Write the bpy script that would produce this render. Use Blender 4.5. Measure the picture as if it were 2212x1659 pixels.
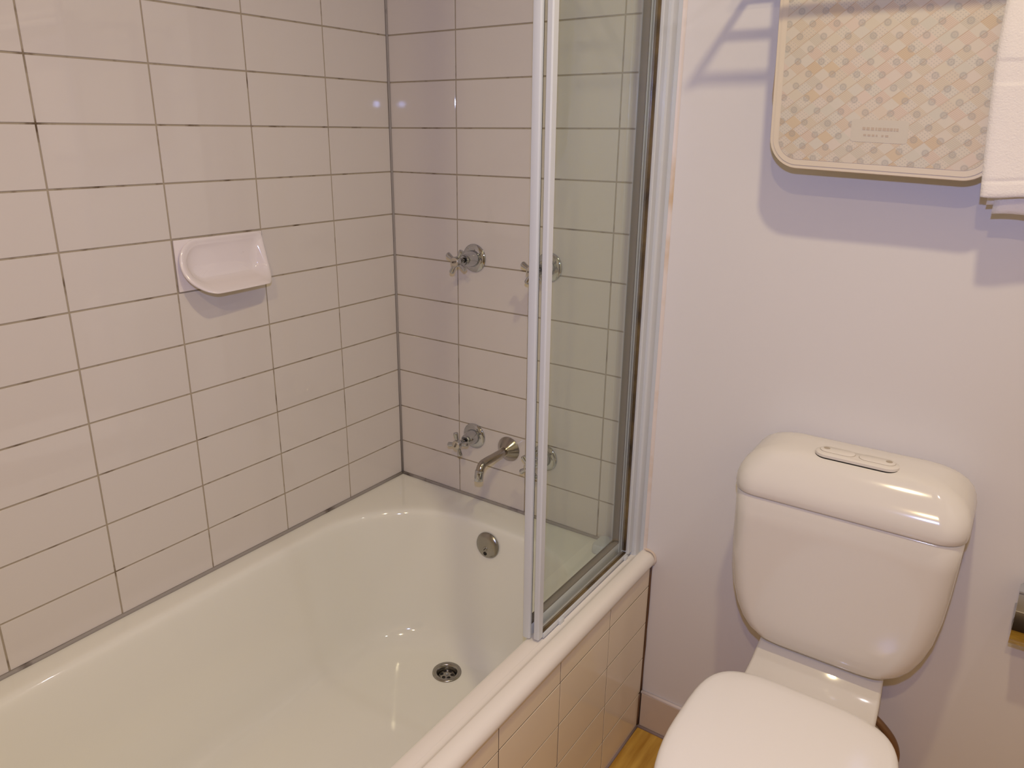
import bpy, bmesh, math, random
from mathutils import Matrix, Vector
random.seed(7)
PI = math.pi
for o in list(bpy.data.objects):
    bpy.data.objects.remove(o)
S = bpy.context.scene
C = S.collection

# ------------------------------------------------------------------ camera
cam = bpy.data.cameras.new('camera'); cam.sensor_width = 36.0
cam.lens = 36.0 * 1622.04 / 2212.0
cam.shift_x = 32.1 / 2212.0; cam.shift_y = -1.7 / 2212.0
cam.clip_start = 0.02; cam.clip_end = 50
co = bpy.data.objects.new('camera', cam); C.objects.link(co)
Rx = Vector((0.8155255658182905, 0.5786822447260411, 0.006701577077650789))
Ry = Vector((0.18853285539231646, -0.25471177650799137, -0.9484604753725887))
Rz = Vector((-0.5471502663200642, 0.7747572332964741, -0.3168245816202113))
m = Matrix.Identity(4)
for i in range(3):
    m[i][0] = Rx[i]; m[i][1] = -Ry[i]; m[i][2] = -Rz[i]
m.translation = (1.29541, -1.38770, 1.34472)
co.matrix_world = m
S.camera = co

# ------------------------------------------------------------------ world, lamps, exposure
w = bpy.data.worlds.new('world'); S.world = w; w.use_nodes = True
bg = w.node_tree.nodes['Background']
bg.inputs[0].default_value = (1.0, 0.80, 0.62, 1); bg.inputs[1].default_value = 0.05

def lamp(name, loc, power, col, r, kind='DISK', aim=(0, 0, -1), size=None):
    l = bpy.data.lights.new(name, 'SPOT' if kind == 'SPOT' else 'AREA'); l.energy = power; l.color = col
    if kind == 'SPOT': l.shadow_soft_size = r; l.spot_size = math.radians(135); l.spot_blend = 1.0
    elif kind == 'DISK': l.shape = 'DISK'; l.size = 2 * r
    else: l.shape = 'RECTANGLE'; l.size, l.size_y = size
    o = bpy.data.objects.new(name, l); C.objects.link(o); o.location = loc
    o.rotation_euler = Vector(aim).to_track_quat('-Z', 'Y').to_euler()
    return o
lamp('ceiling_lamp_main', (1.17, -0.76, 2.09), 6.3, (1.0, 0.84, 0.50), 0.032)
lamp('ceiling_lamp_right', (1.66, -0.33, 2.09), 1.6, (1.0, 0.92, 0.95), 0.030)
lamp('rear_fill_lamp', (1.30, -1.75, 2.09), 7.4, (1.0, 0.76, 0.38), 0.030)  # unseen fill lamp added for general brightness
lamp('camera_flash', (1.285, -1.375, 1.467), 23.5, (0.38, 0.48, 1.0), 0.012, 'SPOT', (-0.547, 0.775, -0.317))

S.view_settings.view_transform = 'Standard'
S.view_settings.look = 'None'
S.view_settings.exposure = 0.0
S.view_settings.gamma = 1.0
S.view_settings.use_curve_mapping = False

# ------------------------------------------------------------------ materials
def srgb(r, g, b):
    f = lambda c: (c / 255 / 12.92) if c / 255 <= 0.04045 else ((c / 255 + 0.055) / 1.055) ** 2.4
    return (f(r), f(g), f(b), 1)
def mat(name, col, rough=0.5, metal=0.0, spec=0.5, bump=0.0, bscale=40.0, var=0.0, vscale=6.0, coat=0.0, sheen=0.0):
    M = bpy.data.materials.new(name); M.use_nodes = True
    nt = M.node_tree; n = nt.nodes; L = nt.links; p = n['Principled BSDF']
    p.inputs['Base Color'].default_value = col
    p.inputs['Roughness'].default_value = rough; p.inputs['Metallic'].default_value = metal
    p.inputs['Specular IOR Level'].default_value = spec
    p.inputs['Coat Weight'].default_value = coat; p.inputs['Coat Roughness'].default_value = 0.05
    p.inputs['Sheen Weight'].default_value = sheen
    tc = n.new('ShaderNodeTexCoord')
    if var > 0:
        nz = n.new('ShaderNodeTexNoise'); nz.inputs['Scale'].default_value = vscale; nz.inputs['Detail'].default_value = 4
        mx = n.new('ShaderNodeMix'); mx.data_type = 'RGBA'
        mx.inputs[6].default_value = col
        mx.inputs[7].default_value = (col[0] * (1 - var), col[1] * (1 - var), col[2] * (1 - var * 1.1), 1)
        L.new(tc.outputs['Object'], nz.inputs['Vector']); L.new(nz.outputs[0], mx.inputs[0]); L.new(mx.outputs[2], p.inputs['Base Color'])
    if bump > 0:
        nb = n.new('ShaderNodeTexNoise'); nb.inputs['Scale'].default_value = bscale; nb.inputs['Detail'].default_value = 3
        b = n.new('ShaderNodeBump'); b.inputs['Strength'].default_value = bump; b.inputs['Distance'].default_value = 0.002
        L.new(tc.outputs['Object'], nb.inputs['Vector']); L.new(nb.outputs[0], b.inputs['Height']); L.new(b.outputs[0], p.inputs['Normal'])
    return M
def ramp_noise(M, scale, c1, c2, lo, hi, stretch=(1, 1, 1), detail=5):
    nt = M.node_tree; n = nt.nodes; L = nt.links; p = n['Principled BSDF']
    tc = n.new('ShaderNodeTexCoord'); mp = n.new('ShaderNodeMapping'); mp.inputs['Scale'].default_value = stretch
    nz = n.new('ShaderNodeTexNoise'); nz.inputs['Scale'].default_value = scale; nz.inputs['Detail'].default_value = detail
    r = n.new('ShaderNodeValToRGB'); e = r.color_ramp.elements
    e[0].position = lo; e[0].color = c1; e[1].position = hi; e[1].color = c2
    L.new(tc.outputs['Object'], mp.inputs[0]); L.new(mp.outputs[0], nz.inputs['Vector']); L.new(nz.outputs[0], r.inputs[0]); L.new(r.outputs[0], p.inputs['Base Color'])

M_TILE = mat('glazed_cream_tile', srgb(224, 215, 205), 0.022, bump=0.02, bscale=9, var=0.03, vscale=3)
M_TILE2 = mat('glazed_beige_tile', srgb(250, 234, 206), 0.10, bump=0.05, bscale=9, var=0.03, vscale=3)
M_SKIRT = mat('beige_skirting_tile', srgb(212, 194, 176), 0.18, bump=0.05, bscale=9, var=0.04)
M_GROUT = mat('grey_brown_grout', srgb(150, 134, 112), 0.9)
ramp_noise(M_GROUT, 22, srgb(98, 78, 54), srgb(176, 162, 138), 0.28, 0.44)
M_GROUT2 = mat('fine_tan_grout', srgb(88, 64, 44), 0.95, var=0.25, vscale=14)
M_SEAL = mat('grey_silicone', srgb(138, 126, 116), 0.55)
ramp_noise(M_SEAL, 16, srgb(96, 84, 76), srgb(158, 150, 142), 0.24, 0.38)
M_SEALB = mat('brown_stained_sealant', srgb(116, 84, 60), 0.5, var=0.35, vscale=22)
M_FSEAL = mat('grey_floor_joint', srgb(150, 132, 130), 0.6)
M_OLDSEAL = mat('yellowed_sealant', srgb(224, 210, 196), 0.45)
ramp_noise(M_OLDSEAL, 9, srgb(206, 176, 132), srgb(228, 216, 206), 0.30, 0.50)
M_WSEAL = mat('white_sealant', srgb(226, 214, 210), 0.4, var=0.08, vscale=30)
M_WALL = mat('white_wall_paint', srgb(230, 225, 222), 0.38, bump=0.10, bscale=5.0, var=0.02, vscale=2)
M_CEIL = mat('white_ceiling_paint', srgb(236, 230, 224), 0.8, bump=0.05)
M_BATH = mat('white_bath_enamel', srgb(242, 239, 226), 0.07, spec=0.5, var=0.02, vscale=2, coat=0.3)
M_LEDGE = mat('white_bath_ledge', srgb(240, 232, 220), 0.22, var=0.03, vscale=5)
M_PORC = mat('white_porcelain', srgb(227, 220, 210), 0.11, spec=0.45)
M_SEAT = mat('white_seat_plastic', srgb(248, 243, 238), 0.16)
M_DISH = mat('white_ceramic_dish', srgb(240, 230, 226), 0.10, coat=0.3)
M_PLAS = mat('white_plastic_button', srgb(228, 220, 208), 0.25)
M_DOT = mat('grey_button_dot', srgb(176, 162, 142), 0.5)
M_PRINT = mat('faint_grey_print', srgb(206, 194, 184), 0.5)
M_FRAME = mat('white_powder_coated_frame', srgb(210, 212, 212), 0.22, var=0.02)
M_GASK = mat('brown_mouldy_gasket', srgb(84, 60, 34), 0.5)
ramp_noise(M_GASK, 14, srgb(40, 24, 10), srgb(122, 100, 62), 0.32, 0.68, stretch=(1, 1, 1))
M_GASKG = mat('grey_rubber_seal', srgb(116, 106, 92), 0.5, var=0.2, vscale=12)
M_CHROME = mat('chrome', (0.52, 0.535, 0.57, 1), 0.05, 1.0)
M_CHROMEW = mat('warm_worn_chrome', (0.48, 0.44, 0.40, 1), 0.17, 1.0, var=0.22, vscale=35)
M_STEEL = mat('brushed_steel', (0.40, 0.38, 0.35, 1), 0.24, 1.0, var=0.2, vscale=60)
M_DARK = mat('dark_hole', srgb(22, 16, 12), 0.6)
M_BLACK = mat('glossy_black', srgb(10, 10, 12), 0.15, 0.5)  # glossy black of the tap spindles and the edge seal
M_HOSE = mat('tan_inlet_hose', srgb(148, 112, 78), 0.3, 0.5, var=0.3, vscale=30)
M_TEXT = mat('black_lettering', srgb(44, 30, 18), 0.5)
M_PAPER = mat('white_paper', srgb(236, 230, 222), 0.9)

# glass
M_GLASS = bpy.data.materials.new('green_tinted_glass'); M_GLASS.use_nodes = True
nt = M_GLASS.node_tree; nt.nodes.clear()
out = nt.nodes.new('ShaderNodeOutputMaterial'); tr = nt.nodes.new('ShaderNodeBsdfTransparent'); gl = nt.nodes.new('ShaderNodeBsdfGlossy')
tr.inputs[0].default_value = (0.950, 0.970, 0.952, 1); gl.inputs['Roughness'].default_value = 0.02; gl.inputs[0].default_value = (1, 1, 1, 1)
fr = nt.nodes.new('ShaderNodeFresnel'); fr.inputs[0].default_value = 1.45; mx = nt.nodes.new('ShaderNodeMixShader')
gm = nt.nodes.new('ShaderNodeNewGeometry'); sb_ = nt.nodes.new('ShaderNodeMath'); sb_.operation = 'SUBTRACT'; sb_.inputs[0].default_value = 1; ml_ = nt.nodes.new('ShaderNodeMath'); ml_.operation = 'MULTIPLY'
nt.links.new(gm.outputs['Backfacing'], sb_.inputs[1]); nt.links.new(sb_.outputs[0], ml_.inputs[0]); nt.links.new(fr.outputs[0], ml_.inputs[1]); nt.links.new(ml_.outputs[0], mx.inputs[0]); nt.links.new(tr.outputs[0], mx.inputs[1]); nt.links.new(gl.outputs[0], mx.inputs[2]); nt.links.new(mx.outputs[0], out.inputs[0])

# yellow wood floor
M_FLOOR = mat('yellow_timber_floor', srgb(206, 160, 62), 0.3)
def floor_mat():
    n = M_FLOOR.node_tree.nodes; L = M_FLOOR.node_tree.links; p = n['Principled BSDF']
    tc = n.new('ShaderNodeTexCoord'); mp = n.new('ShaderNodeMapping'); mp.inputs['Scale'].default_value = (60, 5, 1)
    nz = n.new('ShaderNodeTexNoise'); nz.inputs['Scale'].default_value = 1.0; nz.inputs['Detail'].default_value = 6
    r = n.new('ShaderNodeValToRGB'); e = r.color_ramp.elements
    e[0].position = 0.3; e[0].color = srgb(176, 128, 44); e[1].position = 0.62; e[1].color = srgb(216, 172, 78)
    L.new(tc.outputs['Object'], mp.inputs[0]); L.new(mp.outputs[0], nz.inputs['Vector']); L.new(nz.outputs[0], r.inputs[0]); L.new(r.outputs[0], p.inputs['Base Color'])
floor_mat()

# ------------------------------------------------------------------ mesh helpers
def obj(name, data, parent=None, m=None, smooth=False, **props):
    if m is not None:
        for x in (m if isinstance(m, (list, tuple)) else [m]): data.materials.append(x)
    if smooth:
        for f in data.polygons: f.use_smooth = True
    o = bpy.data.objects.new(name, data); C.objects.link(o)
    if parent: o.parent = parent
    for k, v in props.items(): o[k] = v
    return o
def thing(name, label, cat, loc=(0, 0, 0), group=None):
    o = bpy.data.objects.new(name, None); C.objects.link(o); o.location = loc; o.empty_display_size = 0.05
    o['label'] = label; o['category'] = cat
    if group: o['group'] = group
    return o
def mesh(name, v, f):
    me = bpy.data.meshes.new(name); me.from_pydata([tuple(p) for p in v], [], f); me.update(); return me
def from_bm(name, bm, recalc=True):
    if recalc: bmesh.ops.recalc_face_normals(bm, faces=bm.faces)
    me = bpy.data.meshes.new(name); bm.to_mesh(me); bm.free(); return me
def add_box(bm, a, b, bev=0.0, seg=2):
    c = [(a[i] + b[i]) / 2 for i in range(3)]; s = [abs(b[i] - a[i]) for i in range(3)]
    r = bmesh.ops.create_cube(bm, size=1.0)
    bmesh.ops.scale(bm, vec=s, verts=r['verts']); bmesh.ops.translate(bm, vec=c, verts=r['verts'])
    if bev > 0:
        ed = list({e for v in r['verts'] for e in v.link_edges})
        bmesh.ops.bevel(bm, geom=ed, offset=bev, segments=seg, affect='EDGES', profile=0.5)
def box(name, a, b, m, parent=None, bev=0.0, seg=2, **props):
    bm = bmesh.new(); add_box(bm, a, b, bev, seg)
    return obj(name, from_bm(name, bm), parent, m, smooth=False, **props)
def shade_auto(o, ang=35):
    me = o.data
    for f in me.polygons: f.use_smooth = True
    me.set_sharp_from_angle(angle=math.radians(ang))
def loft(name, rings, cap0=True, cap1=True):
    n = len(rings[0]); v = [p for r in rings for p in r]; f = []
    for i in range(len(rings) - 1):
        for j in range(n):
            k = (j + 1) % n
            f.append((i * n + j, i * n + k, (i + 1) * n + k, (i + 1) * n + j))
    if cap0: f.append(tuple(range(n - 1, -1, -1)))
    if cap1: f.append(tuple((len(rings) - 1) * n + j for j in range(n)))
    return mesh(name, v, f)
def fix(me):
    bm = bmesh.new(); bm.from_mesh(me); bmesh.ops.recalc_face_normals(bm, faces=bm.faces); bm.to_mesh(me); bm.free(); return me
def rrect(x0, x1, y0, y1, r, n=10):
    """points of a rounded rectangle, counter-clockwise, 4*(n+1) points; r scalar or 4 radii for (x1,y1),(x0,y1),(x0,y0),(x1,y0)"""
    rs = r if isinstance(r, (list, tuple)) else (r, r, r, r)
    pts = []
    cs = [(x1, y1, -1, -1, 0), (x0, y1, 1, -1, 90), (x0, y0, 1, 1, 180), (x1, y0, -1, 1, 270)]
    for (cx, cy, sx, sy, a0), rr in zip(cs, rs):
        rr = min(rr, (x1 - x0) / 2 - 1e-5, (y1 - y0) / 2 - 1e-5)
        for i in range(n + 1):
            a = math.radians(a0 + 90 * i / n)
            pts.append((cx + sx * rr + rr * math.cos(a), cy + sy * rr + rr * math.sin(a)))
    return pts
def superell(cx, cy, a, b, p, n=64):
    pts = []
    for i in range(n):
        t = 2 * PI * i / n; c, s = math.cos(t), math.sin(t)
        pts.append((cx + a * math.copysign(abs(c) ** (2 / p), c), cy + b * math.copysign(abs(s) ** (2 / p), s)))
    return pts
def lathe(name, prof, axis='-y', seg=40):
    """prof: (distance along axis, radius). axis '-y' points out of the back wall, 'z' upwards"""
    rings = []
    for d, r in prof:
        ring = []
        for i in range(seg):
            a = 2 * PI * i / seg; c, s = r * math.cos(a), r * math.sin(a)
            ring.append((c, -d, s) if axis == '-y' else (c, s, d))
        rings.append(ring)
    return fix(loft(name, rings))
def tube(name, pts, rad, seg=16, cap=True):
    P = [Vector(p) for p in pts]; rings = []
    R = rad if isinstance(rad, (list, tuple)) else [rad] * len(P)
    up = None
    for i, p in enumerate(P):
        t = (P[min(i + 1, len(P) - 1)] - P[max(i - 1, 0)]).normalized()
        if up is None:
            up = Vector((0, 0, 1)) if abs(t.z) < 0.9 else Vector((1, 0, 0))
        u = (up - t * up.dot(t)).normalized(); up = u; s = t.cross(u)
        rings.append([tuple(p + (u * math.cos(2 * PI * j / seg) + s * math.sin(2 * PI * j / seg)) * R[i]) for j in range(seg)])
    return fix(loft(name, rings, cap, cap))
def catmull(pts, n=8):
    P = [Vector(p) for p in pts]; P = [P[0] * 2 - P[1]] + P + [P[-1] * 2 - P[-2]]; out = []
    for i in range(1, len(P) - 2):
        for k in range(n):
            t = k / n; a, b, c, d = P[i - 1], P[i], P[i + 1], P[i + 2]
            out.append(tuple(0.5 * ((2 * b) + (c - a) * t + (2 * a - 5 * b + 4 * c - d) * t * t + (3 * b - a - 3 * c + d) * t ** 3)))
    out.append(tuple(P[-2])); return out

# ------------------------------------------------------------------ room shell
XR, YF, ZC = 1.95, -2.10, 2.13
RIM = 0.455
XP = 0.7385
bm = bmesh.new(); add_box(bm, (-0.10, YF, 0), (-0.004, 0.0, ZC))
wall_left = obj('wall_left', from_bm('wall_left', bm), None, M_WALL, kind='structure', label='left bathroom wall covered in cream glazed tiles')
bm = bmesh.new(); add_box(bm, (-0.10, 0.004, 0), (0.7130, 0.10, ZC)); add_box(bm, (0.7130, 0.0, 0), (XR, 0.10, ZC))
wall_back = obj('wall_back', from_bm('wall_back', bm), None, M_WALL, kind='structure', label='back wall, tiled beside the bath and painted white behind the toilet')
box('wall_right', (XR, YF, 0), (XR + 0.1, 0.1, ZC), M_WALL, kind='structure')
box('wall_front', (-0.1, YF - 0.1, 0), (XR + 0.1, YF, ZC), M_WALL, kind='structure')
box('ceiling', (-0.1, YF - 0.1, ZC), (XR + 0.1, 0.1, ZC + 0.1), M_CEIL, kind='structure')
floor = box('floor', (-0.1, YF - 0.1, -0.1), (XR + 0.1, 0.1, 0.0), M_FLOOR, kind='structure', label='yellow timber-look floor')

TOPZ = 2.053
box('grout_bed', (-0.004, -1.60, RIM - 0.01), (-0.0016, 0.0, TOPZ), M_GROUT, wall_left)
box('grout_bed', (-0.0016, 0.0016, RIM - 0.01), (0.7130, 0.004, TOPZ), M_GROUT, wall_back)

def tile_mesh(w, h, d=0.005, b=0.0012):
    """tile lying in the local YZ... local x = width, local z = height, face at y=0 looking -y"""
    a, c = w / 2, h / 2
    v = [(-a, d, -c), (a, d, -c), (a, d, c), (-a, d, c), (-a, b * 0.8, -c), (a, b * 0.8, -c), (a, b * 0.8, c), (-a, b * 0.8, c),
         (-a + b, 0, -c + b), (a - b, 0, -c + b), (a - b, 0, c - b), (-a + b, 0, c - b)]
    f = [(0, 1, 5, 4), (1, 2, 6, 5), (2, 3, 7, 6), (3, 0, 4, 7), (4, 5, 9, 8), (5, 6, 10, 9), (6, 7, 11, 10), (7, 4, 8, 11), (8, 9, 10, 11)]
    me = fix(mesh('tile', v, f))
    return me
cache = {}
def tile(parent, plane, u0, u1, z0, z1, m, g=0.0031, tilt=None, d=0.005, at=0.0, b=0.0006):
    """plane 'left' (x=at, looks +x, u=-y), 'back' (y=at, looks -y, u=x), 'apron' (x=at looks +x)"""
    wd, ht = round(u1 - u0 - g, 4), round(z1 - z0 - g, 4)
    key = (wd, ht, m.name, d)
    if key not in cache:
        me = tile_mesh(wd, ht, d, b); me.materials.append(m); cache[key] = me
    o = bpy.data.objects.new('tile', cache[key]); C.objects.link(o); o.parent = parent
    uc, zc = (u0 + u1) / 2, (z0 + z1) / 2
    t = tilt or (random.gauss(0, 0.0009), random.gauss(0, 0.0009))
    if plane == 'back':
        o.location = (uc, at, zc); o.rotation_euler = (t[0], 0, t[1])
    else:
        o.location = (at, -uc, zc); o.rotation_euler = (t[0], 0, PI / 2 + t[1])
    return o
rows = [1.553 - 0.1 * r for r in range(-5, 11)] + [RIM + 0.0045]
lc = [0.0028] + [0.1951 + 0.2008 * k for k in range(7)]
bc = [0.0012] + [0.19876 + 0.2008 * k for k in range(3)] + [0.7135]
FL = 0.0078
for i in range(len(rows) - 1):
    for k in range(len(lc) - 1):
        if k == 2 and abs(rows[i] - 1.153) < 1e-3: continue      # the soap dish takes the place of this tile
        t = (0, FL) if (k == 0 and abs(rows[i] - 1.453) < 1e-3) else None
        tile(wall_left, 'left', lc[k], lc[k + 1], rows[i + 1], rows[i], M_TILE, tilt=t)
    for k in range(len(bc) - 1):
        t = (0, -FL) if (k == 0 and abs(rows[i] - 1.453) < 1e-3) else None
        tile(wall_back, 'back', bc[k], bc[k + 1], rows[i + 1], rows[i], M_TILE, tilt=t)
# sealant down the wall corner and along the bath rim
def bead(name, pts, r, m, parent, seg=8):
    return obj(name, tube(name, pts, r, seg), parent, m, smooth=True)
random.seed(3)
bead('corner_sealant', [(0.0006, -0.0006, RIM + 0.35 * k / 4 * 4.4) for k in range(5)], 0.0036, M_SEAL, wall_left)
M_PANEL = mat('dark_brown_panel', srgb(74, 58, 46), 0.6)  # unseen panel, added so the chrome mirrors something dark
box('added_dark_panel_1', (0.95, YF, 0.0), (1.75, YF + 0.03, 1.95), M_PANEL, kind='structure', label='unseen dark panel added behind the camera for dark reflections in the chrome')
# skirting tiles on the back wall
sk = box('baseboard_back', (XP, -0.004, 0.002), (1.945, 0.0, 0.096), M_GROUT2, None, kind='structure')
xs = XP + 0.004
while xs < 1.7:
    tile(sk, 'back', xs, xs + 0.2008, 0.003, 0.0965, M_SKIRT, g=0.002, d=0.005, at=-0.0085); xs += 0.2008
bead('top_sealant', [(XP + 0.003 + 0.1 * k, -0.004, 0.0965) for k in range(12)], 0.0046, M_WSEAL, sk)
bead('floor_joint', [(XP + 0.003 + 0.1 * k, -0.0105, 0.001) for k in range(12)], 0.004, M_FSEAL, sk)

# ------------------------------------------------------------------ bath apron
ap = thing('bath_apron', 'beige tiled panel closing the side of the bath down to the yellow floor', 'bath panel', (XP, -0.8, 0))
def P(o, parent):                                   # keep world placement under an offset parent
    o.parent = parent; o.matrix_parent_inverse = Matrix.Translation(-Vector(parent.location)); return o
P(box('backing_board', (XP - 0.008, -1.62, 0.0005), (XP - 0.0007, -0.0005, 0.440), M_GROUT2), ap)
ar = [0.4405, 0.3848, 0.2881, 0.1914, 0.0946, 0.0025]
ac = [0.0055] + [0.1941 + 0.1964 * k for k in range(8)]
for i in range(len(ar) - 1):
    for k in range(len(ac) - 1):
        o = tile(None, 'left', ac[k], ac[k + 1], ar[i + 1], ar[i], M_TILE2, g=0.0024, at=XP, b=0.0005); P(o, ap)
P(obj('corner_sealant', tube('corner_sealant', [(XP + random.uniform(-.0004, .0008), -0.0022, 0.098 + 0.0425 * k) for k in range(9)], 0.0031, 8), None, M_SEALB, True), ap)
P(obj('corner_sealant', tube('corner_sealant', [(XP + 0.0003, -0.0100, 0.004 + 0.03 * k) for k in range(4)], 0.0029, 8), None, M_SEALB, True), ap)
P(obj('floor_joint', tube('floor_joint', [(XP + 0.001, -0.010 - 0.1 * k, 0.001) for k in range(17)], 0.0036, 8), None, M_FSEAL, True), ap)

# ------------------------------------------------------------------ bathtub
tub = thing('bathtub', 'white built-in bathtub between the tiled walls and the beige side panel', 'bathtub', (0.35, -0.8, 0))
def tub_ring(x0, x1, y0, y1, z, r, n=14, zf=None):
    return [(x, y, z if zf is None else zf(x, y, z)) for x, y in rrect(x0, x1, y0, y1, r, n)]
YN = -1.60
rg = []
def flr(x, y, z): return z + 0.010 * max(0, (-y - 0.30))          # the bottom falls towards the drain
top = [(-0.0, 0.667, YN, -0.0, RIM, 0.002)]
rg.append(tub_ring(0.0004, 0.6900, YN, -0.0004, RIM, 0.003))
rg.append(tub_ring(0.0404, 0.6725, YN + 0.04, -0.0604, RIM, (0.17, 0.22, 0.2, 0.2)))
rg.append(tub_ring(0.0500, 0.6670, YN + 0.05, -0.0880, RIM - 0.0010, (0.19, 0.25, 0.2, 0.2)))
rg.append(tub_ring(0.0560, 0.6640, YN + 0.056, -0.0950, RIM - 0.0050, (0.19, 0.25, 0.2, 0.2)))
rg.append(tub_ring(0.0610, 0.6615, YN + 0.062, -0.0985, RIM - 0.0130, (0.19, 0.25, 0.2, 0.2)))
rg.append(tub_ring(0.0650, 0.6590, YN + 0.080, -0.1010, RIM - 0.0300, (0.19, 0.245, 0.2, 0.2)))
rg.append(tub_ring(0.0800, 0.6450, YN + 0.150, -0.1120, 0.320, (0.185, 0.225, 0.2, 0.2)))
rg.append(tub_ring(0.1000, 0.6270, YN + 0.260, -0.1260, 0.210, (0.175, 0.20, 0.18, 0.18)))
rg.append(tub_ring(0.1120, 0.6150, YN + 0.320, -0.1360, 0.165, (0.165, 0.185, 0.16, 0.16)))
rg.append(tub_ring(0.1280, 0.6000, YN + 0.360, -0.1490, 0.138, (0.15, 0.17, 0.15, 0.15)))
rg.append(tub_ring(0.1560, 0.5740, YN + 0.400, -0.1700, 0.120, (0.13, 0.15, 0.13, 0.13)))
rg.append(tub_ring(0.2000, 0.5300, YN + 0.450, -0.1830, 0.1130, (0.10, 0.12, 0.1, 0.1), zf=flr))
for r_ in (0.044, 0.036, 0.0335):
    rg.append([(0.3395 + r_ * math.cos(t), -0.2350 + r_ * math.sin(t), 0.1118) for t in [R_ * PI / 180 for R_ in sum([[a0 + 88 * i / 14 for i in range(15)] for a0 in (1, 91, 181, 271)], [])]])
rg[-3:] = [[(x, y, z) for x, y, z in r_] for r_ in rg[-3:]]
me = fix(loft('basin_shell', rg, False, False))
# normals should look up/inwards
if sum(1 for f in me.polygons if abs(f.center.z - 0.1115) < .02 and f.normal.z > 0) < 1: me.flip_normals()
shell = obj('basin', me, None, M_BATH, True); P(shell, tub)
sb = shell.modifiers.new('s', 'SUBSURF'); sb.levels = 1; sb.render_levels = 2
# outer rim: flat ledge for the screen, a step and a rolled lip
prof = [(0.6700, 0.4560), (0.6720, RIM + 0.0020), (0.6900, RIM + 0.0022), (0.6955, RIM + 0.0020), (0.6962, RIM + 0.0012), (0.6970, RIM + 0.0012), (0.6976, RIM + 0.0046), (0.7000, RIM + 0.0046), (0.7060, RIM + 0.0048),
        (0.7100, RIM + 0.0064), (0.7130, RIM + 0.0100), (0.7148, RIM + 0.0122), (0.7168, RIM + 0.0130), (0.7260, RIM + 0.0124), (0.7360, RIM + 0.0108), (0.7410, RIM + 0.0075), (0.7452, RIM + 0.0020),
        (0.7472, RIM - 0.0050), (0.7466, RIM - 0.0110), (0.7430, RIM - 0.0165), (0.7385, RIM - 0.0190), (0.7300, RIM - 0.0190), (0.7000, RIM - 0.0150), (0.6700, RIM - 0.0050)]
ys = [-0.0006, -0.004, -0.012, -0.03] + [-0.1 * k for k in range(1, 16)] + [YN]
rings = []
for y in ys:
    sink = 0.0008 * max(0.0, 1 + y / 0.012)
    rings.append([(x - (sink if x > 0.73 else 0), y, z - (sink if z > RIM else 0)) for x, z in prof])
me = fix(loft('rolled_rim', rings)); lip = obj('rolled_rim', me, None, M_LEDGE, True); shade_auto(lip, 32); P(lip, tub)
P(obj('end_sealant', tube('end_sealant', catmull([(0.7190, -0.0012, RIM + 0.016), (0.7350, -0.0012, RIM + 0.0145), (0.7440, -0.0012, RIM + 0.008), (0.7475, -0.0012, RIM - 0.004), (0.7430, -0.0012, RIM - 0.016)]), 0.0028, 8), None, M_OLDSEAL, True), tub)
P(bead('rim_sealant', [(0.0008 + random.uniform(-.0006, .0006), -0.006 - 0.085 * k, RIM + 0.0018) for k in range(18)], 0.0046, M_SEAL, None), tub)
P(bead('rim_sealant', [(0.004 + 0.05 * k, -0.0008 + random.uniform(-.0006, .0006), RIM + 0.0018) for k in range(15)], 0.0046, M_SEAL, None), tub)
# overflow: domed steel disc with a slotted screw and a hole
ovf = bpy.data.objects.new('overflow_cover', lathe('overflow_cover', [(0, 0.0315), (0.0022, 0.0325), (0.0050, 0.0310), (0.0082, 0.0260), (0.0100, 0.0190), (0.0110, 0.0100), (0.0113, 0.002)]))
ovf.data.materials.append(M_STEEL)
for f in ovf.data.polygons: f.use_smooth = True
C.objects.link(ovf); ovf.location = (0.3655, -0.1035, 0.4060); ovf.rotation_euler = (math.radians(-6), 0, 0); P(ovf, tub)
sc = obj('screw', lathe('screw', [(0.0095, 0.0058), (0.0118, 0.0056), (0.0124, 0.0044)], seg=20), ovf, M_STEEL, True); sc.location = (-0.0005, 0, -0.0065)
bm = bmesh.new(); add_box(bm, (-0.0046, -0.0130, -0.0008), (0.0046, -0.0118, 0.0008)); sl = obj('screw_slot', from_bm('screw_slot', bm), ovf, M_DARK); sl.location = (-0.0005, 0, -0.0065); sl.rotation_euler = (0, math.radians(-50), 0)
ring = obj('screw_ring', lathe('screw_ring', [(0.0094, 0.0068), (0.0104, 0.0067)], seg=24), ovf, M_DARK); ring.location = (-0.0005, 0, -0.0065)
hole = obj('overflow_hole', lathe('overflow_hole', [(0.0070, 0.0048), (0.0106, 0.0048)], seg=20), ovf, M_DARK); hole.location = (-0.0005, 0, -0.0190)
# drain
DX, DY, DZ = 0.3395, -0.2350, 0.1128
dr = thing('plug_drain', '', '', (DX, DY, DZ)); dr.name = 'drain'
del dr['label']; del dr['category']
P(dr, tub)
fl = obj('flange', lathe('flange', [(-0.016, 0.0215), (-0.006, 0.0225), (0.0006, 0.0245), (0.0022, 0.0262), (0.0026, 0.0300), (0.0016, 0.0345), (-0.001, 0.0352), (-0.012, 0.0352)], 'z', 48), dr, M_STEEL, True)
bmf = bmesh.new(); bmf.from_mesh(fl.data)
bmesh.ops.delete(bmf, geom=[f for f in bmf.faces if len(f.verts) > 4], context='FACES'); bmf.to_mesh(fl.data); bmf.free()
gr = obj('grate', lathe('grate', [(-0.0140, 0.0218), (-0.0100, 0.0205), (-0.0072, 0.0150), (-0.0064, 0.0060), (-0.0062, 0.001)], 'z', 40), dr, M_STEEL, True)
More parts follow.
